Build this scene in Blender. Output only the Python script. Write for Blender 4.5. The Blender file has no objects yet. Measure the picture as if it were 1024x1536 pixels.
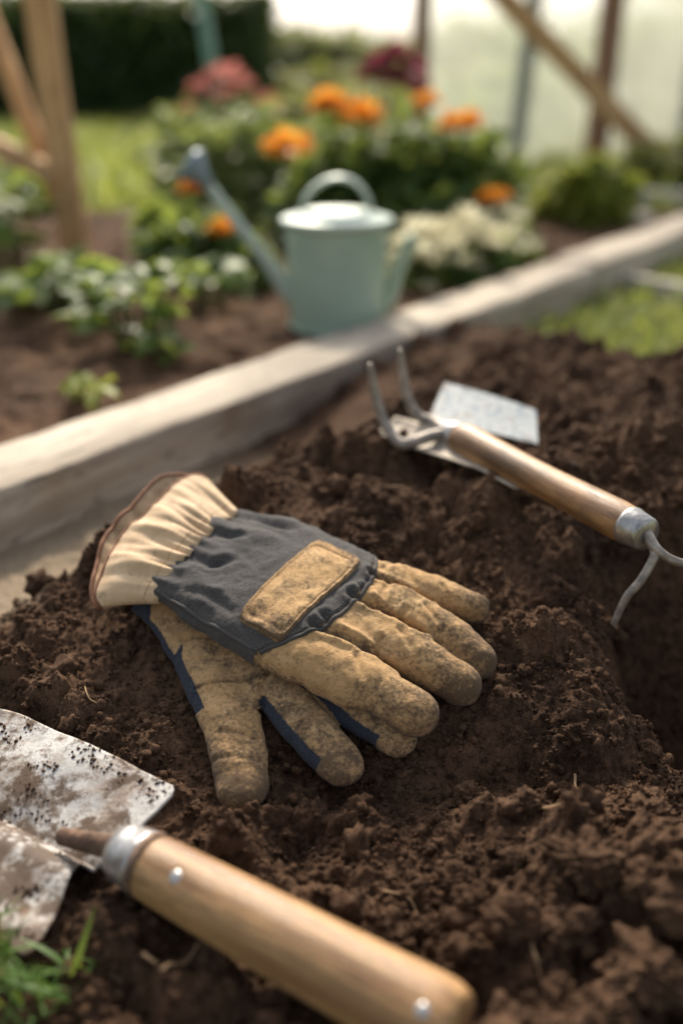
import bpy, math, random
import numpy as np
from mathutils import Vector, Matrix
from mathutils.bvhtree import BVHTree
random.seed(7); RNG=np.random.default_rng(7)
sc=bpy.context.scene
sc.view_settings.view_transform='Standard'; sc.view_settings.look='None'; sc.view_settings.exposure=0

# ---------------------------------------------------------------- noise
_ang=RNG.random((256,256))*2*np.pi
_gx=np.cos(_ang); _gy=np.sin(_ang); _rnd=RNG.random((256,256)); _rnd2=RNG.random((256,256)); _rnd3=RNG.random((256,256))
def pn(x,y,s=0):
    x=np.asarray(x,float)+s*17.31; y=np.asarray(y,float)+s*9.77
    xi=np.floor(x).astype(int); yi=np.floor(y).astype(int); xf=x-xi; yf=y-yi
    u=xf*xf*xf*(xf*(xf*6-15)+10); v=yf*yf*yf*(yf*(yf*6-15)+10)
    def g(a,b):
        i=(xi+a)&255; j=(yi+b)&255
        return _gx[i,j]*(xf-a)+_gy[i,j]*(yf-b)
    return ((g(0,0)*(1-u)+g(1,0)*u)*(1-v)+(g(0,1)*(1-u)+g(1,1)*u)*v)*1.5
def fbm(x,y,o=3,s=0):
    r=0;a=1;t=0
    for k in range(o):
        r=r+a*pn(x*2**k,y*2**k,s+k*3);t+=a;a*=.5
    return r/t
def dome(x,y,s=0,dens=.75):
    x=x+s*5.3;y=y+s*3.1
    xi=np.floor(x).astype(int); yi=np.floor(y).astype(int)
    best=np.zeros_like(x)
    for a in(-1,0,1):
        for b in(-1,0,1):
            i=(xi+a)&255;j=(yi+b)&255
            cx=xi+a+_rnd[i,j]; cy=yi+b+_rnd2[i,j]; rr=.3+.55*_rnd3[i,j]
            on=(_rnd3[j,i]<dens)
            d=1-((x-cx)**2+(y-cy)**2)/(rr*rr)
            h=np.sqrt(np.clip(d,0,1))*rr*on
            best=np.maximum(best,h)
    return best
def sst(a,b,x):
    t=np.clip((np.asarray(x,float)-a)/(b-a),0,1); return t*t*(3-2*t)

# ---------------------------------------------------------------- mesh helpers
def link(o,parent=None):
    bpy.context.collection.objects.link(o)
    if parent: o.parent=parent
    return o
def mk(name,V,F,mat=None,parent=None,smooth=True):
    V=np.asarray(V,dtype=np.float32)
    me=bpy.data.meshes.new(name)
    if isinstance(F,np.ndarray):
        k=F.shape[1];M=len(F)
        me.vertices.add(len(V)); me.vertices.foreach_set('co',V.ravel())
        me.loops.add(M*k); me.loops.foreach_set('vertex_index',F.astype(np.int32).ravel())
        me.polygons.add(M); me.polygons.foreach_set('loop_start',np.arange(0,M*k,k,dtype=np.int32))
        me.update(calc_edges=True); me.validate()
    else:
        me.from_pydata(V.tolist(),[],F); me.update()
    me.polygons.foreach_set('use_smooth',[smooth]*len(me.polygons))
    if mat: me.materials.append(mat)
    o=bpy.data.objects.new(name,me)
    return link(o,parent)
def empty(name):
    o=bpy.data.objects.new(name,None); o.empty_display_size=.05
    return link(o)
def cr(P,sub):
    P=np.asarray(P,float)
    if len(P)<3 or sub<2:
        return P
    Q=np.vstack([2*P[0]-P[1],P,2*P[-1]-P[-2]]);out=[]
    for i in range(1,len(Q)-2):
        for k in range(sub):
            t=k/sub
            out.append(.5*((2*Q[i])+(-Q[i-1]+Q[i+1])*t+(2*Q[i-1]-5*Q[i]+4*Q[i+1]-Q[i+2])*t*t+(-Q[i-1]+3*Q[i]-3*Q[i+1]+Q[i+2])*t**3))
    out.append(P[-1]);return np.array(out)
def sweep(pts,rad,seg=20,sub=6,rend=(False,False),fv=1.0,up=(0,0,1)):
    A=cr(np.hstack([np.asarray(pts,float),np.asarray(rad,float)[:,None]]),sub)
    P=A[:,:3];R=A[:,3]
    T=np.gradient(P,axis=0);T/=np.linalg.norm(T,axis=1)[:,None]
    if rend[1]:
        d=T[-1];r=R[-1];ex=[(P[-1]+d*r*math.sin(a),max(r*math.cos(a),r*.02)) for a in np.linspace(.2,1.55,7)]
        P=np.vstack([P,[e[0] for e in ex]]);R=np.append(R,[e[1] for e in ex]);T=np.vstack([T,[d]*len(ex)])
    if rend[0]:
        d=T[0];r=R[0];ex=[(P[0]-d*r*math.sin(a),max(r*math.cos(a),r*.02)) for a in np.linspace(1.55,.2,7)]
        P=np.vstack([[e[0] for e in ex],P]);R=np.append([e[1] for e in ex],R);T=np.vstack([[d]*len(ex),T])
    up=np.array(up,float);V=[];n=len(P)
    for i in range(n):
        s=np.cross(T[i],up);l=np.linalg.norm(s)
        s=s/l if l>1e-4 else np.array([1.,0,0]);w=np.cross(s,T[i])
        for k in range(seg):
            a=2*math.pi*k/seg
            V.append(P[i]+s*math.cos(a)*R[i]+w*math.sin(a)*R[i]*fv)
    F=[]
    for i in range(n-1):
        for k in range(seg):
            k2=(k+1)%seg
            F.append((i*seg+k,i*seg+k2,(i+1)*seg+k2,(i+1)*seg+k))
    F.append(tuple(range(seg))[::-1]);F.append(tuple((n-1)*seg+k for k in range(seg)))
    return np.array(V),F
def merge(parts):
    V=[];F=[];o=0
    for v,f in parts:
        V.append(np.asarray(v,float));F+= [tuple(i+o for i in t) for t in f];o+=len(v)
    return np.vstack(V),F
def inst(tv,tf,M,L):
    tv=np.asarray(tv,float);tf=np.asarray(tf)
    V=np.einsum('nij,kj->nki',M,tv)+L[:,None,:]
    F=tf[None]+(np.arange(len(L))*len(tv))[:,None,None]
    return V.reshape(-1,3),F.reshape(-1,tf.shape[1])
def rotm(yaw,pitch,roll,s):
    cy,sy=np.cos(yaw),np.sin(yaw);cp,sp=np.cos(pitch),np.sin(pitch);c,s_=np.cos(roll),np.sin(roll)
    n=len(yaw);Z=np.zeros(n);O=np.ones(n)
    Rz=np.stack([np.stack([cy,-sy,Z],1),np.stack([sy,cy,Z],1),np.stack([Z,Z,O],1)],1)
    Ry=np.stack([np.stack([cp,Z,-sp],1),np.stack([Z,O,Z],1),np.stack([sp,Z,cp],1)],1)
    Rx=np.stack([np.stack([O,Z,Z],1),np.stack([Z,c,-s_],1),np.stack([Z,s_,c],1)],1)
    return (Rz@Ry@Rx)*np.asarray(s)[:,None,None]

# ---------------------------------------------------------------- materials
class MB:
    def __init__(s,name):
        s.m=bpy.data.materials.new(name);s.m.use_nodes=True;s.t=s.m.node_tree;s.t.nodes.clear()
        s.out=s.t.nodes.new('ShaderNodeOutputMaterial')
        s.co=s.t.nodes.new('ShaderNodeTexCoord')
    def n(s,typ,**k):
        x=s.t.nodes.new(typ)
        for a,b in k.items(): setattr(x,a,b)
        return x
    def l(s,a,b): s.t.links.new(a,b)
    def noise(s,scale,detail=4,rough=.6,vec=None,dist=0):
        x=s.n('ShaderNodeTexNoise');x.inputs['Scale'].default_value=scale;x.inputs['Detail'].default_value=detail
        x.inputs['Roughness'].default_value=rough;x.inputs['Distortion'].default_value=dist
        s.l(vec if vec is not None else s.co.outputs['Object'],x.inputs['Vector']);return x.outputs['Fac']
    def ramp(s,fac,stops):
        x=s.n('ShaderNodeValToRGB');e=x.color_ramp.elements
        while len(e)<len(stops): e.new(.5)
        for i,(p,c) in enumerate(stops):
            e[i].position=p;e[i].color=(*c,1) if len(c)==3 else c
        s.l(fac,x.inputs[0]);return x.outputs[0]
    def mr(s,v,a,b,c=0,d=1):
        x=s.n('ShaderNodeMapRange');x.inputs[1].default_value=a;x.inputs[2].default_value=b;x.inputs[3].default_value=c;x.inputs[4].default_value=d
        s.l(v,x.inputs[0]);return x.outputs[0]
    def math(s,op,a,b=None):
        x=s.n('ShaderNodeMath',operation=op)
        for i,v in enumerate((a,b)):
            if v is None: continue
            if isinstance(v,(int,float)): x.inputs[i].default_value=v
            else: s.l(v,x.inputs[i])
        return x.outputs[0]
    def mix(s,f,a,b,mode='MIX'):
        x=s.n('ShaderNodeMix',data_type='RGBA',blend_type=mode)
        for i,v in ((0,f),(6,a),(7,b)):
            if isinstance(v,(int,float)): x.inputs[i].default_value=v
            elif isinstance(v,tuple): x.inputs[i].default_value=(*v,1)
            else: s.l(v,x.inputs[i])
        return x.outputs[2]
    def attr(s,name):
        x=s.n('ShaderNodeAttribute',attribute_name=name);sp=s.n('ShaderNodeSeparateColor');s.l(x.outputs['Color'],sp.inputs[0]);return sp.outputs
    def bump(s,h,dist,strength=1,nrm=None):
        x=s.n('ShaderNodeBump');x.inputs['Distance'].default_value=dist;x.inputs['Strength'].default_value=strength
        s.l(h,x.inputs['Height'])
        if nrm is not None: s.l(nrm,x.inputs['Normal'])
        return x.outputs[0]
    def bsdf(s,col,rough=.8,metal=0,nrm=None,spec=.5,sheen=0):
        x=s.n('ShaderNodeBsdfPrincipled')
        for k,v in(('Base Color',col),('Roughness',rough),('Metallic',metal),('Specular IOR Level',spec),('Sheen Weight',sheen)):
            if isinstance(v,tuple): x.inputs[k].default_value=(*v,1)
            elif isinstance(v,(int,float)): x.inputs[k].default_value=v
            else: s.l(v,x.inputs[k])
        if nrm is not None: s.l(nrm,x.inputs['Normal'])
        s.l(x.outputs[0],s.out.inputs[0]);return x
def m_soil(name,dry=False,k=1.28):
    b=MB(name);a=b.noise(13,5);c=b.noise(150,5,.75);d=b.noise(700,3,.75);e=b.noise(2000,2,.7)
    S=lambda t:tuple(x*k for x in t)
    base=b.ramp(a,[(.32,S((.026,.0142,.0084))),(.5,S((.062,.0340,.0196))),(.70,S((.115,.0670,.0400)))])
    base=b.mix(b.mr(c,.48,.70,0,.7),base,S((.145,.088,.054)))
    base=b.mix(b.mr(d,.60,.75,0,.7),base,S((.24,.158,.102)))
    base=b.mix(b.mr(c,.46,.32),base,S((.012,.0064,.0038)))
    base=b.mix(b.mr(d,.45,.3,0,.8),base,S((.009,.0054,.0032)))
    if dry:
        at=b.n('ShaderNodeAttribute',attribute_name='dry_mask')
        base=b.mix(b.math('MULTIPLY',at.outputs['Fac'],b.mr(c,.25,.6,.55,1)),base,(.34,.27,.19))
    n1=b.bump(c,.0025,.7);n2=b.bump(d,.0013,.9,n1);n3=b.bump(e,.0004,.7,n2)
    b.bsdf(base,.9,0,n3,.12);return b.m
def m_plain(name,col,rough=.6,metal=0,spec=.5,var=.25,scale=40,bump=0.0003,bs=200):
    b=MB(name);n=b.noise(scale,4)
    dark=tuple(c*(1-var) for c in col);lite=tuple(min(1,c*(1+var)) for c in col)
    c=b.ramp(n,[(.3,dark),(.7,lite)])
    b.bsdf(c,rough,metal,b.bump(b.noise(bs,3),bump),spec);return b.m
def m_leaf(name,c1,c2,trans=.35,rough=.5,tc=(.36,.40,.06)):
    b=MB(name);g=b.n('ShaderNodeNewGeometry')
    c=b.ramp(g.outputs['Random Per Island'],[(0,c1),(1,c2)])
    c=b.mix(b.mr(b.noise(30,2),.3,.7,0,.5),c,tuple(x*.6 for x in c1))
    p=b.bsdf(c,rough,0,None,.4)
    t=b.n('ShaderNodeBsdfTranslucent');b.l(b.mix(.55,c,tc),t.inputs[0])
    m=b.n('ShaderNodeMixShader');m.inputs[0].default_value=trans;b.l(p.outputs[0],m.inputs[1]);b.l(t.outputs[0],m.inputs[2])
    b.l(m.outputs[0],b.out.inputs[0]);return b.m
def m_wood(name,axis,c1,c2,c3,rough=.6,scale=1,dirt_dark=.3,spec=.4,ds=.5):
    b=MB(name)
    q=Vector(axis).normalized().to_track_quat('X','Z').inverted().to_euler()
    mp=b.n('ShaderNodeMapping');mp.vector_type='POINT';mp.inputs['Rotation'].default_value=q;b.l(b.co.outputs['Object'],mp.inputs[0])
    m2=b.n('ShaderNodeMapping');m2.inputs['Scale'].default_value=(.05*scale,1*scale,1*scale);b.l(mp.outputs[0],m2.inputs[0])
    m3=b.n('ShaderNodeMapping');m3.inputs['Scale'].default_value=(.3*scale,1*scale,1*scale);b.l(mp.outputs[0],m3.inputs[0])
    g=b.noise(330,6,.72,m2.outputs[0],1.2);g2=b.noise(90,4,.55,m2.outputs[0],.6);bl=b.noise(45*scale,5,.65,m3.outputs[0]);fl=b.noise(900*scale,2,.6,m3.outputs[0])
    c=b.ramp(g,[(.38,c1),(.56,c2)]);c=b.mix(b.mr(g2,.44,.60,0,.85),c,c3)
    c=b.mix(b.mr(bl,ds,ds+.2,0,dirt_dark),c,tuple(x*.28 for x in c1))
    c=b.mix(b.mr(fl,.60,.70,0,.65),c,tuple(x*.35 for x in c1))
    b.bsdf(c,b.mr(g,.3,.7,rough-.1,rough+.15),0,b.bump(g,.0007/scale,.7),spec);return b.m

M_soil=m_soil('soil_mat',True);M_crumb=m_soil('soil_crumb_mat')
# ---------------------------------------------------------------- layout
A0=np.array([-.271,.729]);DB=np.array([.5836,.812])
def bd(X,Y):
    return (X-A0[0])*.812-(Y-A0[1])*.5836,(X-A0[0])*.5836+(Y-A0[1])*.812
def crest(X): return np.where(X<.15,1.30,np.maximum(1.30-.92*(X-.15),1.05))
TR0=np.array([-.100,.3555]);TRD=np.array([-.847,.532])
def soil_base(X,Y):
    prof=np.interp(Y,[.1,.3,.40,.45,.50,.56,.62,.66,.72,.8,.9,1.1,1.3,2],[-.01,-.002,.002,.008,.0245,.0455,.0665,.077,.084,.082,.073,.054,.044,.044])
    d,s=bd(X,Y)
    fl=sst(.30,.62,s)*.8
    m=np.maximum(sst(.075,.205,d),fl)
    z=prof*m+.000*(1-m)
    z=z+.022*np.exp(-(((X-.20)/.07)**2+((Y-1.18)/.09)**2))
    z=z+.014*np.exp(-(((X-.33)/.10)**2+((Y-.95)/.12)**2))
    cap=.020+.028*sst(.40,.75,s)+.40*np.clip(d,0,1)
    z=np.minimum(z,cap)
    k=1-sst(0,.14,Y-crest(X))
    z=z*k-.05*(1-k)
    z=z-.125*np.exp(-((np.abs((X-.240)/.062))**3.2+(np.abs((Y-.545)/.080))**3.2))
    z=z+.010*np.exp(-(((X-.150)/.022)**2+((Y-.52)/.09)**2))
    z=z+.022*np.exp(-(((X-.15)/.075)**2+((Y-.36)/.05)**2))
    z=z-.014*np.exp(-(((X-.10)/.10)**2+((Y-.435)/.02)**2))
    z=z+.007*np.exp(-(((X-.07)/.05)**2+((Y-.49)/.05)**2))
    a=(X-TR0[0])*TRD[0]+(Y-TR0[1])*TRD[1];b=(X-TR0[0])*.532+(Y-TR0[1])*.847
    tm=sst(.07,.045,np.abs(b))*sst(-.01,.02,a)
    z=z*(1-tm)+(-.004)*tm
    return z,d,s,tm
def soil_detail(X,Y,tm):
    gl=np.exp(-(np.abs((X+.03)/.125)**4+np.abs((Y-.515)/.10)**4))
    dd_=(X-A0[0])*.812-(Y-A0[1])*.5836;ss_=(X-A0[0])*.5836+(Y-A0[1])*.812
    near=np.maximum(sst(.07,.14,dd_),.75*sst(.35,.6,ss_))
    big=(1-.75*gl)*(1-.6*tm)*(.15+.85*near)
    r=fbm(X/.07,Y/.07,3,1);msk=sst(-.14,.24,r+.26*sst(.44,.34,Y)+.16*sst(.62,.75,Y))
    wx=X+.006*pn(X/.02,Y/.02,61);wy=Y+.006*pn(X/.02,Y/.02,62)
    h=big*(.015*fbm(X/.12,Y/.12,2,2)+.026*(np.abs(fbm(wx/.065,wy/.065,2,3))-.2)*(.4+msk))
    h+=(1-.6*gl)*(1-.5*tm)*(.15+.85*near)*(.018*dome(wx/.030,wy/.030,4,.5)*msk+.0095*(np.abs(fbm(wx/.020,wy/.020,3,5))-.2))
    h+=(.0054*dome(wx/.011,wy/.011,6,.55)*(.10+msk)+.0032*(np.abs(pn(wx/.0065,wy/.0065,7))-.25)*(.40+.9*msk)+.0013*pn(X/.003,Y/.003,8)+.0008*pn(X/.0019,Y/.0019,9))*(1-.3*gl)*(.40+.60*near)
    return h
def soil_h(X,Y):
    z,d,s,tm=soil_base(X,Y)
    return z+soil_detail(X,Y,tm)
xs=np.arange(-.56,.72,.0013)
ys=[.14]
while ys[-1]<1.62: ys.append(ys[-1]+.0009+.0012*max(0,(ys[-1]-.35)))
ys=np.array(ys)
GX,GY=np.meshgrid(xs,ys)
zb,dd,ss,tm=soil_base(GX,GY)
GZ=zb+soil_detail(GX,GY,tm)
rim=sst(-.52,-.56,GX)+sst(.68,.72,GX)+sst(.17,.14,GY)
GZ=GZ-.06*rim
GZ=np.where(dd<-.01,np.minimum(GZ,-.01)-.04*sst(-.01,-.05,dd),GZ)
nx=len(xs);ny=len(ys)
idx=np.arange(nx*ny).reshape(ny,nx)
F=np.stack([idx[:-1,:-1],idx[:-1,1:],idx[1:,1:],idx[1:,:-1]],-1).reshape(-1,4)
soil=mk('soil_mound',np.stack([GX,GY,GZ],-1).reshape(-1,3),F,M_soil)
dry=np.clip(sst(.155,.085,dd+.04*pn(GX/.03,GY/.03,12))*sst(.34,.16,ss),0,1).ravel()
ca=soil.data.attributes.new('dry_mask','FLOAT','POINT')
ca.data.foreach_set('value',dry.astype(np.float32))

# crumbs ---------------------------------------------------
def ico(sub):
    import bmesh
    bm=bmesh.new();bmesh.ops.create_icosphere(bm,subdivisions=sub,radius=1)
    V=np.array([v.co[:] for v in bm.verts]);F=np.array([[v.index for v in f.verts] for f in bm.faces]);bm.free();return V,F
def lump(sub,seed,amp):
    V,F=ico(sub)
    n=fbm(V[:,0]*1.3+seed*3.1+V[:,2]*.9,V[:,1]*1.3+seed*1.7-V[:,2]*1.1,2,seed)+.5*np.abs(pn(V[:,0]*3+seed,V[:,1]*3+V[:,2]*3,seed+1))
    return V*(1+amp*n)[:,None]*np.array([1,.85,.7]),F
def scatter(n,smin,smax,pw,sub,region,amp=.6,sink=.25,seed=0):
    r=np.random.default_rng(seed+100)
    X=region[0]+(region[1]-region[0])*r.random(n);Y=region[2]+(region[3]-region[2])*r.random(n)**1.25
    z,d,s,t=soil_base(X,Y);k=(d>.10)&(t<.3)&(r.random(n)<.35+.9*sst(-.3,.3,pn(X/.05,Y/.05,77)));X=X[k];Y=Y[k]
    Z=soil_h(X,Y);n=len(X);S=smin+(smax-smin)*r.random(n)**pw
    Vs=[];Fs=[];o=0;g=r.integers(0,5,n)
    for i in range(5):
        q=g==i
        tv,tf=lump(sub,i+seed,amp)
        M=rotm(r.random(q.sum())*6.28,r.random(q.sum())*6.28,r.random(q.sum())*6.28,S[q])
        L=np.stack([X[q],Y[q],Z[q]+S[q]*(.5-sink)],-1)
        V,F=inst(tv,tf,M,L);Vs.append(V);Fs.append(F+o);o+=len(V)
    return np.vstack(Vs),np.vstack(Fs)
parts=[scatter(42000,.0005,.0017,1.5,1,(-.28,.38,.24,.80),.5,.1,1),
       scatter(12000,.0014,.0036,2.2,2,(-.35,.50,.24,1.1),.7,.15,2),
       scatter(620,.004,.010,2.0,3,(-.4,.6,.24,1.35),.8,.25,3)]
o=0;VV=[];FF=[]
for v,f in parts: VV.append(v);FF.append(f+o);o+=len(v)
mk('soil_crumbs',np.vstack(VV),np.vstack(FF),M_crumb,soil)
cl=[(.115,.352,.016),(.165,.325,.021),(.075,.325,.011),(.19,.375,.014),(.13,.30,.017),(.055,.365,.009),(.155,.40,.011),(.21,.33,.017),(.095,.40,.008),(.19,.29,.015),(.04,.34,.0075),(.088,.300,.010),(.068,.428,.0062),(.047,.432,.0040),(.13,.455,.0058),(.157,.415,.008),(.02,.395,.005),(.06,.345,.007),(.10,.325,.009),(.135,.335,.010),(.105,.285,.012),(.155,.28,.013),(.082,.368,.007),(.22,.40,.009)]
o=0;VV=[];FF=[]
for i,(x,y,r) in enumerate(cl):
    V,F=lump(5,i+11,.85);V=V*(1+.12*pn(V[:,0]*7+i,V[:,1]*7+V[:,2]*5,i)+.07*pn(V[:,0]*19+i,V[:,1]*19+V[:,2]*15,i)+.03*pn(V[:,0]*40+i,V[:,1]*40+V[:,2]*33,i))[:,None]
    V=V*r+np.array([x,y,float(soil_h(np.array([x]),np.array([y]))[0])+r*.35]);VV.append(V);FF.append(F+o);o+=len(V)
mk('soil_clods',np.vstack(VV),np.vstack(FF),M_crumb,soil)

# ---------------------------------------------------------------- gloves
GS=math.atan(.35);OR=np.array([0,.5,.0245])
def g2w(V):
    V=np.asarray(V,float)*.001
    return np.stack([V[:,0],V[:,1]*math.cos(GS)-V[:,2]*math.sin(GS),V[:,1]*math.sin(GS)+V[:,2]*math.cos(GS)],-1)+OR
def loft(st,seg=40,sub=6,ex=2.6,cap=True):
    A=cr(np.array(st,float),sub)
    V=[]
    n=len(A)
    for i,(fx,fy,nx_,ny_,zf,zn,t) in enumerate(A):
        for k in range(seg):
            a=2*math.pi*k/seg
            ca,sa=math.cos(a),math.sin(a)
            u=abs(ca)**(2/ex)*(1 if ca>=0 else -1);w=abs(sa)**(2/ex)*(1 if sa>=0 else -1)
            q=(1+u)/2
            V.append((fx*(1-q)+nx_*q,fy*(1-q)+ny_*q,zf*(1-q)+zn*q+w*t/2))
    F=[]
    for i in range(n-1):
        for k in range(seg):
            k2=(k+1)%seg;F.append((i*seg+k,i*seg+k2,(i+1)*seg+k2,(i+1)*seg+k))
    if cap: F.append(tuple(range(seg))[::-1]);F.append(tuple((n-1)*seg+k for k in range(seg)))
    return np.array(V),F
def remesh(parts,vox,it):
    V,F=merge(parts);o=mk('tmp',V,F)
    m=o.modifiers.new('r','REMESH');m.mode='VOXEL';m.voxel_size=vox
    s=o.modifiers.new('s','SMOOTH');s.factor=.5;s.iterations=it
    dg=bpy.context.evaluated_depsgraph_get();e=o.evaluated_get(dg);me=bpy.data.meshes.new_from_object(e)
    bpy.data.objects.remove(o,do_unlink=True)
    n=len(me.vertices);co=np.empty(n*3,np.float32);me.vertices.foreach_get('co',co)
    nr=np.empty(n*3,np.float32);me.vertices.foreach_get('normal',nr)
    return me,co.reshape(-1,3).astype(float),nr.reshape(-1,3).astype(float)
def segd(P,poly):
    best=np.full(len(P),1e9);tt=np.zeros(len(P));L=0
    for a,b in zip(poly[:-1],poly[1:]):
        a=np.array(a,float);b=np.array(b,float);v=b-a;l=np.linalg.norm(v)
        t=np.clip(((P-a)@v)/(l*l),0,1);d=np.linalg.norm(P-(a+t[:,None]*v),axis=1)
        q=d<best;best=np.where(q,d,best);tt=np.where(q,L+t*l,tt);L+=l
    return best,tt/L
def inside(P,poly):
    poly=np.array(poly,float);r=np.zeros(len(P),bool);x,y=P[:,0],P[:,1];j=len(poly)-1
    for i in range(len(poly)):
        xi,yi=poly[i];xj,yj=poly[j]
        c=((yi>y)!=(yj>y))&(x<(xj-xi)*(y-yi)/((yj-yi)+1e-12)+xi);r^=c;j=i
    return r
def m_leather(name):
    b=MB(name);at=b.attr('gm')
    n1=b.noise(45,5,.65);n2=b.noise(420,4,.75);n3=b.noise(1500,2,.7);n4=b.noise(110,5,.7)
    tan=b.ramp(n1,[(.3,(.41,.250,.110)),(.5,(.55,.350,.165)),(.7,(.64,.435,.225))])
    tan=b.mix(b.mr(n2,.45,.75,0,.4),tan,(.25,.150,.074))
    sp=b.math('ADD',b.math('ADD',b.math('MULTIPLY',b.math('SUBTRACT',n2,.5),2.4),b.math('MULTIPLY',b.math('SUBTRACT',n1,.5),2.4)),b.math('MULTIPLY',b.math('SUBTRACT',n4,.5),2.2))
    dm=b.math('ADD',b.math('MULTIPLY',at[1],1.25),sp)
    dm=b.mr(dm,.20,1.10,0,.90)
    tan=b.mix(dm,tan,(.095,.063,.039))
    fab=b.mix(b.mr(n3,.35,.65),(.046,.043,.042),(.112,.107,.103))
    fab=b.mix(b.mr(sp,.3,1.7,0,.7),fab,(.20,.155,.11))
    nav=b.mix(b.mr(n3,.35,.65),(.018,.023,.033),(.052,.060,.078))
    fab=b.mix(at[2],fab,nav)
    col=b.mix(at[0],tan,fab)
    nr=b.bump(n4,.0012,.35);nr=b.bump(n2,.0012,.6,nr);nr=b.bump(n3,.0006,.9,nr)
    b.bsdf(col,.9,0,nr,.15,.1);return b.m
M_lea=m_leather('glove_leather_mat')
def fin(pts,rad,z,fv=1.0):
    return sweep([(p[0],p[1],zz) for p,zz in zip(pts,z)],rad,24,6,(True,True),fv)
def setattrs(me,R,G,B):
    c=me.attributes.new('gm','FLOAT_COLOR','POINT')
    c.data.foreach_set('color',np.stack([R,G,B,np.ones_like(R)],-1).astype(np.float32).ravel())
# --- upper glove
up_parts=[loft([(-74,120,-116,43,22,30,18),(-66,120,-106,38,22,31,24),(-41,114,-93,24,22,32,29),(-22,106,-70,7,23,32,31),(-5,95,-47,-9,24,31,32),(14,82,-23,-23,24,31,31),(28,73,-4,-34,23,30,28),(38,62,8,-36,22,28,20)]),
 fin([(0,68),(24,62),(53,56),(81,47)],[12,12.5,12.2,10.6],[24,23,19,15],.95),
 fin([(5,46),(32,38),(59,22),(79,5)],[13,13.4,13.4,12.2],[26,25,21,17],.95),
 fin([(-12,26),(15,15),(42,0.5),(67,-15)],[14,14.2,14,12.8],[28,27,24,19],.95),
 fin([(-28,0),(-8,-10),(18,-24),(41,-39)],[14.5,14.8,14,13],[30,30,28,24],.92)]
me,V,N=remesh(up_parts,.95,5)
P=V[:,:2];top=sst(-.1,.4,N[:,2])
blk=[(-66,132),(-41,122),(-5,105),(20,90),(21,74),(17,48),(4,25),(-13,7),(-32,-2),(-47,-6),(-60,-12),(-100,18),(-124,40)]
R=(inside(P,blk)&(N[:,2]>-.35)).astype(float)
axis=np.array([.89,-.456]);wdir=np.array([.456,.89])
al=(P-np.array([-91,82]))@axis;wv=(P-np.array([-91,82]))@wdir
disp=.8*fbm(P[:,0]/8,P[:,1]/8,3,21)+1.7*fbm(P[:,0]/22,P[:,1]/22,2,22)
gat=(np.sin(wv*.62+2.4*pn(wv/12,al/30,4))*.8+np.sin(wv*.29+1.5))*np.exp(-np.clip(al,0,99)/13.)*1.5
disp+=gat*top
f1=pn(wv/17+.5*pn(al/40,wv/30,8),al/75,66)
disp+=(3.8*f1)*top*R*sst(75,5,al)
for poly,dp,wd in [([(-88,92),(-70,84),(-58,84)],2.2,2.6),([(-98,66),(-80,58),(-62,62)],2.4,3.0),([(-60,112),(-40,98),(-26,92)],2.3,3.2),([(-92,38),(-74,30),(-62,16)],1.9,2.8),([(-30,108),(-14,92)],1.5,3)]:
    d,t=segd(P,poly);disp-=top*dp*np.exp(-(d/wd)**2)*np.sin(np.clip(t,0,1)*math.pi)**.5;disp+=top*dp*.5*np.exp(-((d-wd*2)/wd)**2)*np.sin(np.clip(t,0,1)*math.pi)
for poly,dp,wd in [([(18,54),(34,49),(54,41)],3.6,2.1),([(6,33),(22,27),(46,13)],4.6,2.5),([(-16,8),(4,1),(28,-12)],4.0,2.4),([(12,38),(18,27)],3.0,2.4),([(-10,14),(-3,5)],3.0,2.4),([(40,64),(44,52)],1.4,1.4),([(50,32),(56,20)],1.5,1.4),([(34,10),(40,-4)],1.5,1.5),([(8,-12),(12,-26)],1.5,1.5),([(62,54),(65,44)],1.1,1.2),([(28,46),(24,36)],1.4,1.8),([(22,4),(18,-8)],1.4,1.6),([(38,28),(33,20)],1.3,1.5),([(26,62),(34,72)],1.0,1.5)]:
    d,t=segd(P,poly);disp-=top*dp*np.exp(-(d/wd)**2)*np.sin(np.clip(t*.8+.2,0,1)*math.pi)**.6
    disp+=top*dp*.4*np.exp(-((d-wd*2.2)/wd)**2)
disp+=R*1.0-.8*np.exp(-(segd(P,blk[3:10])[0]/1.3)**2)*top
V2=V+N*disp[:,None]
me.vertices.foreach_set('co',V2.astype(np.float32).ravel());me.update()
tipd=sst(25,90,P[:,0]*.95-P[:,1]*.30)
dirt_dark=.18+.85*tipd+.35*sst(.2,-.5,N[:,2])+.2*sst(0,-50,P[:,1])+.35*(segd(P,[(20,88),(17,48),(-13,7),(-47,-6)])[0]<4)  # dirt at the tips; also darker on undersides and along the panel edge
for poly in ([(18,54),(34,49),(54,40)],[(6,33),(22,27),(46,13)],[(-16,8),(4,1),(28,-12)]): dirt_dark+=.5*np.exp(-(segd(P,poly)[0]/3)**2)  # darker along the grooves between the fingers
setattrs(me,R,np.clip(dirt_dark,0,1),np.zeros(len(R)))
tree=BVHTree.FromPolygons([Vector(v) for v in V2],[tuple(p.vertices) for p in me.polygons])
me.vertices.foreach_set('co',g2w(V2).astype(np.float32).ravel());me.polygons.foreach_set('use_smooth',[True]*len(me.polygons));me.materials.clear();me.materials.append(M_lea);me.update()
glove=empty('garden_glove')
link(bpy.data.objects.new('hand_shell',me),glove)
def hit(x,y,tr=None):
    h=(tr or tree).ray_cast(Vector((x,y,120)),Vector((0,0,-1)))
    return (h[0].z,h[1]) if h[0] is not None else (None,None)
C=np.array([-24.,38.5]);LD=np.array([.565,.825]);WD=np.array([.825,-.565]);HL,HW=42,17.5
nu,nv=90,44
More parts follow.
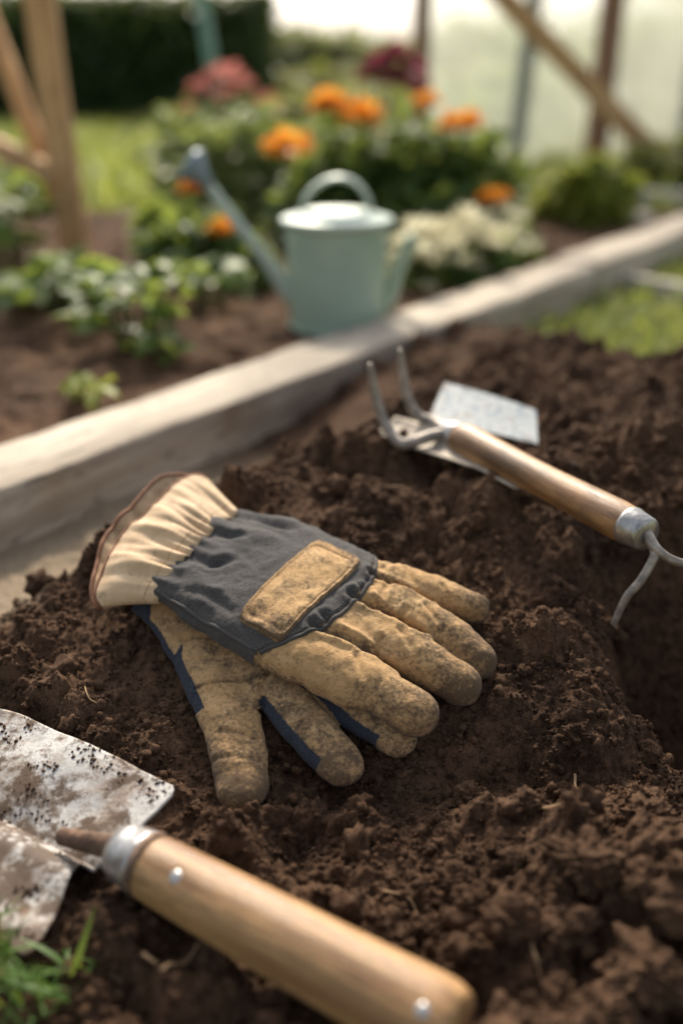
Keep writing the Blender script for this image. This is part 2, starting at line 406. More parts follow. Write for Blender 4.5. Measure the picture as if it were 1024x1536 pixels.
uu=np.linspace(-1,1,nu);vv=np.linspace(-1,1,nv);XY=np.zeros((nu,nv,2));MM=np.zeros((nu,nv));hm=np.zeros((nu,nv))
for i,u in enumerate(uu):
    for j,v in enumerate(vv):
        m=max(abs(u),abs(v));k=m/((abs(u)**9+abs(v)**9)**(1/9)) if m>0 else 1
        p=C+LD*u*k*HL+WD*v*k*HW*(1+.04*u)+WD*.6*math.sin(u*3.3);XY[i,j]=p;MM[i,j]=m;z,_=hit(*p);hm[i,j]=z if z else 30
for _ in range(26):
    q=np.pad(hm,1,mode='edge');hm=(q[:-2,1:-1]+q[2:,1:-1]+q[1:-1,:-2]+q[1:-1,2:]+4*hm)/8
lift=2.1-.9*np.exp(-((MM-.84)/.035)**2)+.9*fbm(XY[:,:,0]/10,XY[:,:,1]/10,2,3)
lift=lift+2.4*sst(-.7,-1,uu)[:,None]*np.ones((1,nv))*(.5+.5*np.sin(vv*4+1))[None]
lift=np.where(MM>.95,lift-1.0*((MM-.95)/.05)**2,lift);lift[MM>.999]=-1.2
PV=np.concatenate([XY,(hm+lift)[:,:,None]],-1).reshape(-1,3)
ii=np.arange(nu*nv).reshape(nu,nv);PF=np.stack([ii[:-1,:-1],ii[1:,:-1],ii[1:,1:],ii[:-1,1:]],-1).reshape(-1,4)
po=mk('leather_patch',g2w(PV),PF[:,::-1].copy(),M_lea,glove)
pd=np.clip(.16+.5*np.exp(-((MM-.97)/.04)**2)+.3*np.exp(-((MM-.84)/.03)**2)+.4*(uu[:,None]<-.6),0,1).ravel();setattrs(po.data,np.zeros(nu*nv),pd,np.zeros(nu*nv))
M_thread=m_plain('thread_mat',(.40,.25,.11),.7);M_thdark=m_plain('thread_dark_mat',(.15,.13,.105),.8)
def stitches(curve,step,ln,rad,mat,name,zf,parent):
    curve=np.array(curve,float);d=np.r_[0,np.cumsum(np.linalg.norm(np.diff(curve,axis=0),axis=1))]
    tv,tf=ico(2);o=0;VV=[];FF=[]
    for s in np.arange(0,d[-1],step):
        x=np.interp(s,d,curve[:,0]);y=np.interp(s,d,curve[:,1]);x2=np.interp(min(s+.5,d[-1]),d,curve[:,0]);y2=np.interp(min(s+.5,d[-1]),d,curve[:,1])
        z=zf(x,y)
        if z is None: continue
        an=math.atan2(y2-y,x2-x);v=tv*np.array([ln,rad,rad]);v=np.stack([v[:,0]*math.cos(an)-v[:,1]*math.sin(an)+x,v[:,0]*math.sin(an)+v[:,1]*math.cos(an)+y,v[:,2]+z],-1)
        VV.append(v);FF.append(tf+o);o+=len(v)
    return mk(name,g2w(np.vstack(VV)),np.vstack(FF),mat,parent)
ptree=BVHTree.FromPolygons([Vector(v) for v in PV],[tuple(int(a) for a in f) for f in PF])
pc=[]
for a in np.linspace(0,2*math.pi,400):
    u,v=math.cos(a),math.sin(a);k=.86/((abs(u)**9+abs(v)**9)**(1/9))
    pc.append(C+LD*u*k*HL+WD*v*k*.93*HW+WD*.6*math.sin(u*k*3.3))
stitches(pc,2.3,.85,.30,M_thread,'patch_stitching',lambda x,y:(hit(x,y,ptree)[0] or 30)+.05,glove)
sm=cr(np.array([(17,86),(21.5,72),(18,48),(5,24.5),(-12,6.5),(-31,-2.5),(-46,-7)],float),14)
pp=[(x,y,(hit(x,y)[0] or 30)+.2) for x,y in sm if hit(x,y)[0]]
v,f=sweep(pp,[1.35]*len(pp),10,1);mk('panel_piping',g2w(v),f,m_plain('piping_mat',(.06,.056,.053),.85,bs=900,bump=.0005),glove)
stitches([(x-3.2,y+2.0) for x,y in sm],2.4,.85,.3,M_thdark,'panel_stitching',lambda x,y:(hit(x,y)[0]),glove)
hmc=cr(np.array([(-110,41),(-92,26),(-69,8.5),(-49,-5)],float),12)
pp=[(x,y,(hit(x+2,y+3)[0] or 30)-3.2) for x,y in hmc]
v,f=sweep(pp,[1.5]*len(pp),10,1);mk('panel_hem',g2w(v),f,bpy.data.materials['piping_mat'],glove)
def m_cuff():
    b=MB('cuff_mat');n=b.noise(60,4);n2=b.noise(900,2,.7)
    c=b.ramp(n,[(.3,(.50,.345,.20)),(.7,(.65,.48,.30))]);c=b.mix(b.mr(b.noise(150,4,.7),.56,.72,0,.6),c,(.20,.13,.075))
    c=b.mix(b.mr(b.noise(28,4,.7),.52,.72,0,.6),c,(.25,.16,.09))
    b.bsdf(c,.72,0,b.bump(n2,.0004,.5),.3,.1);return b.m
def cuff(parent,F0,N0,F1,N1,zF0,zN0,zF1,zN1,t0,t1,axv,bt,bb,nm='cuff',rb=1.5,mat=None,mb=None):
    na,nr_=360,34;V=np.zeros((nr_,na,3))
    F0,N0,F1,N1=map(lambda a:np.array(a,float),(F0,N0,F1,N1));axv=np.array(axv,float)
    for j in range(nr_):
        s=j/(nr_-1);e=s**.6
        Fp=F0*(1-e)+F1*e;Np=N0*(1-e)+N1*e;zf=zF0*(1-s)+zF1*s;zn=zN0*(1-s)+zN1*s;t=t0*(1-s)+t1*s+7*math.sin(s*math.pi)**.8
        for k in range(na):
            a=2*math.pi*k/na;ca,sa=math.cos(a),math.sin(a)
            u=abs(ca)**.85*(1 if ca>0 else -1);q=(1+u)/2
            bul=(bt if sa>0 else bb)*abs(sa)**.8*s
            if sa<0: bul*=1.25-.6*q
            bul+=2.0*math.sin(q*11+1)*s*abs(sa)
            p=Fp*(1-q)+Np*q+axv*bul
            n1=float(pn(q*21,s*1.1,13));n2=float(pn(q*11+4,s*.8,17));n3=float(pn(q*5,s*1.5,19))
            pleat=4.2*n1*math.exp(-s*2.0)+3.6*n2*math.exp(-s*1.1)+3.2*n3*s**.6
            pleat*=min(1,abs(sa)*1.6)
            z=zf*(1-q)+zn*q+(t/2+pleat)*sa
            if sa>0: z+=3*s*ca*ca
            else: z+=s*s*15*abs(sa)
            V[j,k]=(p[0],p[1],z)
    Fc=[]
    for j in range(nr_-1):
        for k in range(na):
            k2=(k+1)%na;Fc.append((j*na+k,j*na+k2,(j+1)*na+k2,(j+1)*na+k))
    o=mk(nm,g2w(V.reshape(-1,3)),Fc,mat,parent)
    so=o.modifiers.new('s','SOLIDIFY');so.thickness=.0011;so.offset=0
    e=V[-1];e=np.vstack([e,e[:1]]);v,f=sweep(e,[rb]*len(e),10,1);mk(nm+'_binding',g2w(v),f,mb,parent)
    for jj,rr_ in((3,.5),(6,.35)):
        e=V[jj]+np.array([0,0,.25])*np.sign(np.sin(np.arange(na)*2*math.pi/na))[:,None]
        e=e[8:na//2-8];v,f=sweep(e,[rr_]*len(e),8,1);mk(nm+'_elastic_seam',g2w(v),f,M_thread,parent)
    return V
M_cuff=m_cuff();M_bind=m_plain('binding_mat',(.21,.095,.05),.85,bs=900,bump=.0004)
CV=cuff(glove,(-66,121),(-110,38),(-92,151),(-146,38),22,31,26,24,24,24,(-.85,.5),14,34,'cuff',1.4,M_cuff,M_bind)
# --- lower glove, palm up
lo=[loft([(-75,112,-133,50,8,8,12),(-64,92,-117,34,9,9,17),(-52,75,-105,14,9,9,18),(-30,55,-92,-8,9,9,18),(-8,35,-76,-24,9,9,18),(6,18,-58,-26,9,9,16),(12,4,-40,-22,9,9,12)]),
 fin([(-84,12),(-66,-26),(-57,-52),(-53,-75)],[17,17,15.5,14.5],[9,9.5,10,10],.62),
 fin([(-46,0),(-34,-18),(-18,-40),(0,-62)],[15,14.5,14.5,13],[9,10,11,10.5],.64),
 fin([(-20,0),(-6,-14),(12,-31),(31,-46)],[13,12.5,12.5,11],[9,9.5,10,10],.7)]
me2,V,N=remesh(lo,.95,5);P=V[:,:2];top=sst(-.1,.4,N[:,2])
lf=np.array([-.83,-.55])
sideL=N[:,0]*lf[0]+N[:,1]*lf[1]
dB,tB=segd(P,[(-46,0),(-34,-18),(-18,-40),(0,-62)]);dC,tC=segd(P,[(-20,0),(-6,-14),(12,-31),(31,-46)]);dA,tA=segd(P,[(-84,12),(-66,-26),(-57,-52),(-53,-75)])
isB=(dB<dA)&(dB<=dC);isC=dC<dB
nav=((isB&(sideL>.50)&(P[:,1]<-20)&(tB<.93))|(isC&(sideL>.45)&(tC<.9))|((P[:,1]>-30)&(P[:,0]<-70)&(N[:,0]<-.45))|(P[:,0]<-118)).astype(float)
disp=.8*fbm(P[:,0]/8,P[:,1]/8,3,41)+1.6*fbm(P[:,0]/22,P[:,1]/22,2,42)
for poly,dp,wd in [([(-84,-16),(-60,-12),(-36,-4)],1.5,.8),([(-46,-27),(-44,-12),(-40,0)],2.2,2),([(-20,-14),(-24,-4)],2,1.8),([(-95,20),(-70,22),(-50,10)],1.4,2),([(-66,-46),(-46,-50)],1.1,1.5),([(-26,-44),(-12,-34)],1.1,1.5),([(-88,2),(-66,6)],1.2,1.6),([(-68,-62),(-44,-64)],.7,1.3)]:
    d,t=segd(P,poly);disp-=top*dp*np.exp(-(d/wd)**2);disp+=top*dp*.4*np.exp(-((d-wd*2.2)/wd)**2)
disp-=nav*.6
V2=V+N*disp[:,None]
me2.vertices.foreach_set('co',g2w(V2).astype(np.float32).ravel());me2.polygons.foreach_set('use_smooth',[True]*len(me2.polygons));me2.materials.clear();me2.materials.append(M_lea);me2.update()
dirt_dark=.28+.55*sst(-20,-85,P[:,1])+.3*sst(.3,-.4,N[:,2])+.35*np.exp(-(segd(P,[(-84,-16),(-60,-12),(-36,-4)])[0]/2.5)**2)  # dirt toward fingertips; also darker on undersides and along the palm crease
setattrs(me2,nav,np.clip(dirt_dark,0,1),nav)
glove2=empty('garden_glove')
link(bpy.data.objects.new('hand_shell',me2),glove2)

# ---------------------------------------------------------------- hand trowel
trowel=empty('hand_trowel')
ax=(-.847,.532,0)
M_hand=m_wood('trowel_handle_mat',ax,(.31,.165,.065),(.54,.32,.14),(.20,.10,.042),.40,1,.6,.5,.48)
M_steel=m_plain('ferrule_mat',(.42,.41,.40),.38,.85,.5,.45,110,.0005,160)
M_rust=m_plain('rusty_steel_mat',(.20,.13,.09),.7,.5,.4,.5,140,.0008,300)
H0=np.array([-.089,.3495,.0275]);H1=np.array([.044,.2650,.0235]);hd=H1-H0
tt=[0,.02,.06,.25,.5,.75,.92,.975,1.0];rr=[.0128,.0142,.0150,.0158,.0166,.0172,.0178,.0170,.0150]
v,f=sweep([H0+hd*t for t in tt],rr,48,4);mk('wooden_handle',v,f,M_hand,trowel)
hn=-hd/np.linalg.norm(hd)
v,f=sweep([H0-hn*.001,H0+hn*.0035,H0+hn*.004,H0+hn*.011,H0+hn*.0165,H0+hn*.018],[.0148,.0149,.0142,.0138,.0118,.007],40,1);mk('ferrule',v,f,M_steel,trowel)
v,f=sweep([H0-hn*.0035,H0-hn*.001,H0+hn*.0005],[.0152,.0156,.0150],40,1);mk('collar_ring',v,f,M_rust,trowel)
a=H0+hn*.017;b_=np.array([-.138,.3815,.0150]);n=140
pts=[a+(b_-a)*i/n for i in range(n+1)];v,f=sweep(pts,[.0052+.0008*math.sin(i*.62)+.0020*max(0,1-i/n*5)-.0016*(i/n) for i in range(n+1)],24,1);mk('tang',v,f,M_rust,trowel)
def disc(c,nrm,r,h,name,mat,parent):
    n=Vector(nrm).normalized();c=Vector(c)
    v,f=sweep([c-n*h,c,c+n*h*.6,c+n*h],[r,r,r*.85,r*.3],24,1,up=(.1,1,.2));return mk(name,v,f,mat,parent)
for t,nm in((.16,'rivet'),(.93,'end_rivet')):
    c=H0+hd*t;r=np.interp(t,tt,rr);nr=np.array([-.10,-.55,.83]);nr/=np.linalg.norm(nr);nr-=hn*np.dot(nr,hn);nr/=np.linalg.norm(nr)
    disc(c+nr*(r-.0004),nr,.0032,.0008,nm,M_steel,trowel)
def m_blade():
    b=MB('trowel_blade_mat');n1=b.noise(20,6,.7);n2=b.noise(90,6,.7);n3=b.noise(500,3,.7);n4=b.noise(40,5,.7)
    c=b.mix(b.mr(n2,.35,.6),(.38,.37,.35),(.60,.59,.565))
    f=b.math('ADD',b.math('MULTIPLY',n1,1.2),b.math('MULTIPLY',n2,.9))
    c=b.mix(b.mr(n4,.44,.58,0,.85),c,(.26,.195,.145))
    c=b.mix(b.mr(f,1.00,1.12,0,.95),c,(.095,.062,.040))
    c=b.mix(b.mr(b.noise(70,5,.75),.60,.68,0,.8),c,(.17,.085,.045))
    c=b.mix(b.mr(n3,.58,.68,0,.5),c,(.10,.06,.04))
    nr=b.bump(f,.0014,.7);nr=b.bump(n3,.0005,.5,nr)
    b.bsdf(c,b.mr(n2,.3,.7,.5,.85),b.mr(f,.9,1.05,.15,0),nr,.3);return b.m
nu,nv=120,101;V=[]
L=.175;B0=np.array([-.1095,.3615]);lat=np.array([.50,.866])
for i in range(nu):
    u=i/(nu-1)
    for j in range(nv):
        w=-1+2*j/(nv-1)
        hw=.0525*(1-.06*u)*(1-max(0,(u-.62)/.38)**2.2)+.0005
        s=w*hw
        notch=.020*(1-abs(w))**1.3 if w<0 else .012*(1-abs(w))**1.6
        corner=.004*max(0,(abs(w)-.9)/.1)**2
        a_=(u*L+ (notch+corner)*(1-u))
        p=B0+np.array(ax[:2])*a_+lat*s
        z=(.0035+.50*abs(s)-2.4*s*s) if s>0 else (.0035+.26*abs(s)-4.5*s*s+.006*math.exp(-((abs(s)-.012)/.01)**2))
        z+=.0009*math.sin(a_*70+s*80)+.0007*float(pn(a_*60,s*60,4))+.006*u
        V.append((p[0],p[1],z))
ii=np.arange(nu*nv).reshape(nu,nv);F=np.stack([ii[:-1,:-1],ii[1:,:-1],ii[1:,1:],ii[:-1,1:]],-1).reshape(-1,4)
o=mk('blade',V,F,m_blade(),trowel);so=o.modifiers.new('s','SOLIDIFY');so.thickness=.0016;so.offset=0
r=np.random.default_rng(44);n=3200;u=r.random(n);w=r.random(n)*2-1;keep=(fbm(u*5,w*3,2,5)+.25*np.abs(w)>.33);u=u[keep];w=w[keep];iu=(u*(nu-1)).astype(int);jw=((w+1)/2*(nv-1)).astype(int)
Vb=np.array(V).reshape(nu,nv,3)[iu,jw];S=.0003+.0010*r.random(len(u))**2.5
tv,tf=lump(2,3,.7);v,f=inst(tv,tf,rotm(r.random(len(u))*6,r.random(len(u))*6,r.random(len(u))*6,S),Vb+np.array([0,0,.0009]));mk('stuck_soil',v,f,M_crumb,trowel)

# ---------------------------------------------------------------- hand fork
fork=empty('hand_fork')
fa=np.array([.088,.712,.104]);fb=np.array([.177,.553,.103]);fd=fb-fa;fn=fd/np.linalg.norm(fd)
M_fh=m_wood('fork_handle_mat',tuple(fn),(.30,.155,.058),(.50,.285,.12),(.19,.085,.034),.45,1,.85,.5,.42)
tt=[0,.03,.10,.3,.55,.8,.93,1];rr=[.0095,.0120,.0130,.0118,.0112,.0120,.0124,.0116]
v,f=sweep([fa+fd*t for t in tt],rr,36,4);mk('wooden_handle',v,f,M_fh,fork)
v,f=sweep([fb-fn*.002,fb,fb+fn*.001,fb+fn*.013,fb+fn*.0135,fb+fn*.0145],[.0120,.0123,.0119,.0104,.0098,.006],32,1);mk('ferrule',v,f,M_steel,fork)
M_tine=m_plain('tine_mat',(.30,.265,.23),.5,.5,.5,.5,120,.0005,300)
v,f=sweep([fa+fn*.003,fa-fn*.004,fa-fn*.014,fa-fn*.022],[.0108,.0105,.0078,.0052],28,1);mk('socket',v,f,M_steel,fork)
ps=[sweep([fa-fn*.015,(.073,.738,.106),(.060,.744,.110),(.052,.746,.1225),(.0475,.749,.142),(.0452,.75,.160)],[.005,.0046,.0042,.0040,.0036,.0022],16,6,(True,True)),
    sweep([fa-fn*.010,(.066,.712,.104),(.0464,.702,.1015),(.037,.710,.108),(.0300,.716,.120),(.0248,.719,.138),(.0213,.72,.157)],[.005,.0046,.0044,.0042,.0040,.0036,.0022],16,6,(True,True))]
v,f=merge(ps);mk('upper_tines',v,f,M_tine,fork)
e=fb+fn*.013
ps=[sweep([e,(.187,.533,.098),(.196,.530,.092),(.212,.531,.086),(.236,.532,.078)],[.004,.0032,.0028,.0028,.0024],14,6,(True,True)),
    sweep([e,(.187,.533,.096),(.184,.530,.088),(.178,.527,.078),(.171,.526,.068),(.166,.527,.050)],[.004,.0032,.0028,.0027,.0025,.002],14,6,(True,True))]
v,f=merge(ps);mk('lower_tines',v,f,M_tine,fork)
cp=cr(np.array([(.036,.758,.094),(.050,.735,.0945),(.075,.706,.096),(.100,.673,.096),(.124,.636,.094)],float),8)
T=np.gradient(cp,axis=0);T/=np.linalg.norm(T,axis=1)[:,None];V=[];nv=17
for i,p in enumerate(cp):
    u=i/(len(cp)-1);hw=.016*max(.05,math.sin(min(1,.12+u*1.1)*math.pi*.92))**.6
    sd=np.array([T[i][1],-T[i][0],0])
    for j in range(nv):
        w=-1+2*j/(nv-1);V.append(p+sd*hw*w+np.array([0,0,.005*w*w-.004*w]))
ii=np.arange(len(cp)*nv).reshape(len(cp),nv);F=np.stack([ii[:-1,:-1],ii[1:,:-1],ii[1:,1:],ii[:-1,1:]],-1).reshape(-1,4)
M_pale=m_plain('pale_metal_mat',(.46,.40,.32),.65,.1,.5,.5,80,.0005,200)
o=mk('scoop_blade',V,F,M_pale,fork);so=o.modifiers.new('s','SOLIDIFY');so.thickness=.0014
def m_label():
    b=MB('plant_label_mat')
    c=b.mix(b.mr(b.noise(60,3),.4,.6),(.33,.36,.37),(.43,.46,.46))
    c=b.mix(b.mr(b.noise(70,2,.5,None,2.5),.54,.58,0,.7),c,(.10,.18,.24))
    c=b.mix(b.mr(b.noise(60,5,.7),.53,.66,0,.8),c,(.15,.10,.065))
    b.bsdf(c,.5,.1,None,.4);return b.m
q=[np.array(a) for a in((.0696,.770,.0965),(.155,.740,.0880),(.1605,.785,.1010),(.0874,.815,.1160))]
V=[];n=14
for i in range(n):
    for j in range(n):
        u=i/(n-1);w=j/(n-1);p=(q[0]*(1-u)+q[1]*u)*(1-w)+(q[3]*(1-u)+q[2]*u)*w
        V.append(p+np.array([0,0,.0015*math.sin(u*3.1)]))
ii=np.arange(n*n).reshape(n,n);F=np.stack([ii[:-1,:-1],ii[1:,:-1],ii[1:,1:],ii[:-1,1:]],-1).reshape(-1,4)
o=mk('plant_label',V,F,m_label(),None,False);so=o.modifiers.new('s','SOLIDIFY');so.thickness=.0014

# ---------------------------------------------------------------- timber edging
def plank(name,p0,p1,w,z0,z1,mat,parent=None,seed=0):
    p0=np.array(p0,float);p1=np.array(p1,float);d=p1-p0;L=np.linalg.norm(d);d/=L;nn=np.array([-d[1],d[0]])
    n=max(4,int(L/.008));prof=[(0.0,z0),(0.0,(z0+z1)*.5),(0.0,z1-.004),(.0015,z1-.0012),(.005,z1),(w/2,z1+.0006),(w-.005,z1),(w-.0015,z1-.0012),(w,z1-.004),(w,z0)]
    V=[];k=len(prof)
    for i in range(n+1):
        s=L*i/n
        for j,(a,z) in enumerate(prof):
            wob=.0020*float(pn(s/.11,j*.5+seed,3))+.0009*float(pn(s/.02,j*1.3+seed,5))
            p=p0+d*s+nn*(a+wob);V.append((p[0],p[1],z+wob*.8))
    F=[(i*k+j,i*k+(j+1)%k,(i+1)*k+(j+1)%k,(i+1)*k+j) for i in range(n) for j in range(k)]
    F.append(tuple(range(k))[::-1]);F.append(tuple(n*k+j for j in range(k)))
    return mk(name,V,F,mat,parent,True)
M_board=m_wood('timber_mat',(*DB,0),(.36,.305,.24),(.60,.53,.43),(.34,.28,.215),.8,.35,.7,.25,.48)
edging=empty('raised_bed_edging')
P0=A0-DB*.55;P1=A0+DB*1.20;P2=A0+DB*1.206;P3=A0+DB*3.2
plank('board_near',P0,P1,.088,-.06,.053,M_board,edging,1)
plank('board_far',P2+np.array([.004,-.004]),P3,.092,-.06,.057,M_board,edging,9)
M_board2=m_wood('timber_pale_mat',(1,0,0),(.46,.43,.37),(.60,.56,.49),(.38,.34,.28),.8,.35,.2,.25)
plank('timber_edging_far',(.30,2.56),(.70,2.36),.07,-.02,.05,M_board2,edging,3)
plank('timber_edging_rear',(.78,2.80),(1.5,2.60),.06,-.02,.055,M_board2,edging,4)
plank('timber_batten',(.47,1.83),(.78,1.45),.03,-.02,.022,M_board2,None,5)

# ---------------------------------------------------------------- ground, bed soil
def m_lawn():
    b=MB('lawn_mat');n=b.noise(.9,4);n2=b.noise(30,5,.7)
    c=b.ramp(n,[(.3,(.17,.19,.05)),(.55,(.30,.30,.09)),(.75,(.40,.36,.14))])
    c=b.mix(b.mr(n2,.4,.7,0,.5),c,(.12,.15,.035))
    b.bsdf(c,.9,0,b.bump(n2,.02,.6),.2);return b.m
R_=180
V=[];F=[]
gx=np.concatenate([-np.geomspace(R_,.5,18),np.geomspace(.5,R_,18)]);gy=np.concatenate([[-20,-5,0],np.geomspace(.5,R_,26)])
for y in gy:
    for x in gx: V.append((x,y,-.095 if (abs(x)<.55 and -.1<y<.9) else -.012))
k=len(gx)
F=[(j*k+i,j*k+i+1,(j+1)*k+i+1,(j+1)*k+i) for j in range(len(gy)-1) for i in range(k-1)]
mk('lawn_ground',V,F,m_lawn())
bx=np.arange(-1.9,1.3,.0065);by=np.arange(.25,2.75,.0065);BX,BY=np.meshgrid(bx,by)
d,s=bd(BX,BY)
BZ=.030+.010*fbm(BX/.2,BY/.2,2,51)+.022*(np.abs(fbm(BX/.06,BY/.06,2,52))-.2)+.010*dome(BX/.03,BY/.03,53,.6)+.004*pn(BX/.012,BY/.012,54)
edge=sst(-.03,-.06,d)*sst(2.72,2.55,BY+.1*pn(BX/.3,BY/.3,6))*sst(-1.9,-1.8,BX)
BZ=BZ*edge-.045*(1-edge)
nx=len(bx);ny=len(by);idx=np.arange(nx*ny).reshape(ny,nx)
F=np.stack([idx[:-1,:-1],idx[:-1,1:],idx[1:,1:],idx[1:,:-1]],-1).reshape(-1,4)
F=F[(d.ravel()[F[:,0]]<.0)]
mk('garden_bed_soil',np.stack([BX,BY,BZ],-1).reshape(-1,3),F,m_soil('bed_soil_mat',False,1.6))

# ---------------------------------------------------------------- vegetation helpers
def leaf_t(nl=4,wid=.36,droop=.25,fold=.12):
    V=[]
    for i in range(nl+1):
        t=i/nl;w=wid*math.sin(math.pi*min(.98,t*.92+.06))**.8*(1-.25*t)
        z=-droop*t*t
        for k in(-1,0,1): V.append((t,k*w,z+fold*abs(k)*math.sin(math.pi*t)))
    F=[]
    for i in range(nl):
        for k in(0,1): F.append((i*3+k,i*3+k+1,(i+1)*3+k+1,(i+1)*3+k))
    return np.array(V),np.array(F)
LT=leaf_t(4);LT3=leaf_t(3,.42);BL=leaf_t(4,.06,.5,.0)
def cloud(C,Rad,n,size,seed,shell=.5,lt=LT3,up=.3):
    r=np.random.default_rng(seed);v=r.normal(size=(n,3));v/=np.linalg.norm(v,axis=1)[:,None]
    rad=(shell+(1-shell)*r.random(n))**.7*(1+.22*np.sin(v[:,0]*5+seed)*np.cos(v[:,1]*4+v[:,2]*6+seed))
    Pn=np.array(C)+v*rad[:,None]*np.array(Rad)
    yaw=np.arctan2(v[:,1],v[:,0])+r.normal(size=n)*.9;pit=v[:,2]*.8*up+r.normal(size=n)*.5
    return inst(lt[0],lt[1],rotm(yaw,pit,r.normal(size=n)*.6,size*(.6+.8*r.random(n))),Pn)
def cat(parts):
    o=0;VV=[];FF=[]
    for v,f in parts: VV.append(v);FF.append(np.asarray(f)+o);o+=len(v)
    return np.vstack(VV),np.vstack(FF)
def bush(name,blobs,n,size,mat,seed=0,shell=.4,lt=LT3):
    r=np.random.default_rng(seed);parts=[]
    tot=sum(b[3]*b[4]*b[5] for b in blobs)
    for i,(x,y,z,a,b,c) in enumerate(blobs):
        parts.append(cloud((x,y,z),(a,b,c),max(12,int(n*(a*b*c)/tot)),size,seed+i*7,shell,lt))
    o=mk(name,*cat(parts),mat)
    st=[]
    for (x,y,z,a,b,c) in blobs:
        for k in range(4):
            tx=x+(r.random()-.5)*a;ty=y+(r.random()-.5)*b
            st.append(sweep([(x*.7+tx*.3,y*.7+ty*.3,0),(tx,ty,z*.6),(tx+(r.random()-.5)*a*.6,ty,z+c*.5)],[.004,.003,.0015],6,2))
    v,f=merge(st);mk('stems',v,f,M_stem,o)
    return o
M_stem=m_leaf('stem_mat',(.06,.09,.02),(.10,.13,.04),.1)
M_mg=m_leaf('marigold_leaf_mat',(.065,.14,.035),(.18,.28,.085),.5)
M_veg=m_leaf('veg_leaf_mat',(.09,.18,.04),(.25,.38,.11),.55,.45)
M_yg=m_leaf('yellowgreen_leaf_mat',(.22,.28,.04),(.42,.45,.09),.5)
M_hedge=m_leaf('hedge_leaf_mat',(.030,.068,.020),(.068,.115,.038),.2)
M_olive=m_leaf('olive_leaf_mat',(.18,.20,.08),(.38,.36,.16),.5)
M_grass=m_leaf('grass_mat',(.17,.23,.05),(.38,.40,.12),.5)
M_grassf=m_leaf('grass_tuft_mat',(.05,.13,.02),(.12,.23,.04),.4)
M_or=m_leaf('orange_petal_mat',(.88,.31,.03),(.98,.54,.09),.35,.6,(1.0,.54,.08))
M_red=m_leaf('red_petal_mat',(.62,.20,.17),(.78,.38,.33),.35,.6,(.85,.40,.32))
M_mag=m_leaf('magenta_petal_mat',(.22,.035,.07),(.38,.08,.14),.3,.6,(.5,.1,.15))
M_wh=m_leaf('cream_petal_mat',(.76,.72,.50),(.88,.85,.68),.35,.6,(.88,.84,.62))
PT=leaf_t(3,.5,-.25,.1)
def blooms(name,lst,mat,parent,n=70,stems=True):
    parts=[];st=[]
    for i,(x,y,z,R0) in enumerate(lst):
        r=np.random.default_rng(i*13+5);v=r.normal(size=(n,3));v[:,2]=np.abs(v[:,2])*.9-.15;v/=np.linalg.norm(v,axis=1)[:,None]
        Pn=np.array([x,y,z])+v*np.array([R0*.5,R0*.5,R0*.35])
        parts.append(inst(PT[0],PT[1],rotm(np.arctan2(v[:,1],v[:,0]),v[:,2]*.9,r.normal(size=n)*.3,R0*(.45+.3*r.random(n))),Pn))
        st.append(sweep([(x+.02*math.sin(i),y+.01,max(.0,z-.2)),(x+.008,y,z-.06),(x,y,z)],[.0022,.002,.0025],6,3))
    o=mk(name,*cat(parts),mat,parent)
    if stems: v,f=merge(st);mk(name+'_stems',v,f,M_stem,parent)
    return o
mg=bush('marigold_plant',[(.02,2.10,.13,.11,.10,.11),(.15,2.12,.14,.12,.11,.12),(.26,2.08,.12,.09,.10,.11),(.08,2.02,.07,.16,.08,.07),(.22,1.98,.07,.10,.08,.08),(-.06,2.05,.09,.08,.08,.09)],5200,.030,M_mg,11)
blooms('blooms',[(-.025,2.1,.285,.042),(.04,2.05,.264,.046),(-.095,1.9,.218,.048),(.228,2.05,.250,.046),(.183,2.3,.285,.032),(.279,1.9,.133,.032)],M_or,mg)
mg2=bush('marigold_plant',[(-.24,1.70,.07,.08,.07,.06),(-.17,1.66,.05,.06,.06,.045),(-.29,1.78,.09,.06,.06,.06)],1500,.030,M_mg,31)
blooms('blooms',[(-.254,1.8,.165,.028),(-.19,1.66,.114,.028)],M_or,mg2)
fp=bush('flowering_plant',[(-.22,2.35,.14,.13,.10,.13),(-.34,2.5,.13,.10,.10,.12),(-.12,2.45,.12,.09,.09,.12),(-.42,2.75,.14,.08,.08,.14),(-.28,2.75,.15,.1,.08,.14)],3200,.032,m_leaf('sage_leaf_mat',(.15,.22,.08),(.32,.39,.17),.5),51)
blooms('blooms',[(-.36,2.8,.30,.040),(-.30,2.82,.33,.050),(-.33,2.78,.24,.035),(-.25,2.8,.31,.03),(-.20,2.86,.27,.035),(-.40,2.8,.25,.03),(-.30,2.8,.28,.04),(-.17,2.7,.25,.02)],M_red,fp,40)
mp=bush('dahlia_plant',[(.12,2.62,.14,.14,.1,.13),(.25,2.7,.12,.12,.1,.12),(0,2.75,.12,.12,.1,.12)],1800,.034,M_mg,71)
blooms('blooms',[(.09,2.6,.35,.042),(.13,2.62,.375,.045),(.17,2.6,.345,.042),(.12,2.58,.32,.04),(.19,2.66,.31,.035),(.06,2.64,.33,.03)],M_mag,mp)
wp=bush('cream_flower_plant',[(.15,1.66,.05,.06,.06,.045),(.23,1.74,.05,.07,.07,.045),(.30,1.86,.05,.05,.06,.04)],700,.03,M_mg,91)
r=np.random.default_rng(3)
wl=[]
for i in range(75):
    a=r.random();wl.append((.11+.20*a+r.normal()*.024,1.58+.28*a+r.normal()*.04,.088+.024*r.normal(),.019+.010*r.random()))
blooms('blooms',wl,M_wh,wp,26,False)
bush('lime_shrub',[(.54,2.32,.10,.07,.06,.07),(.60,2.36,.09,.06,.06,.06),(.50,2.36,.07,.05,.05,.05),(.57,2.34,.14,.04,.04,.04)],1300,.030,M_yg,101)
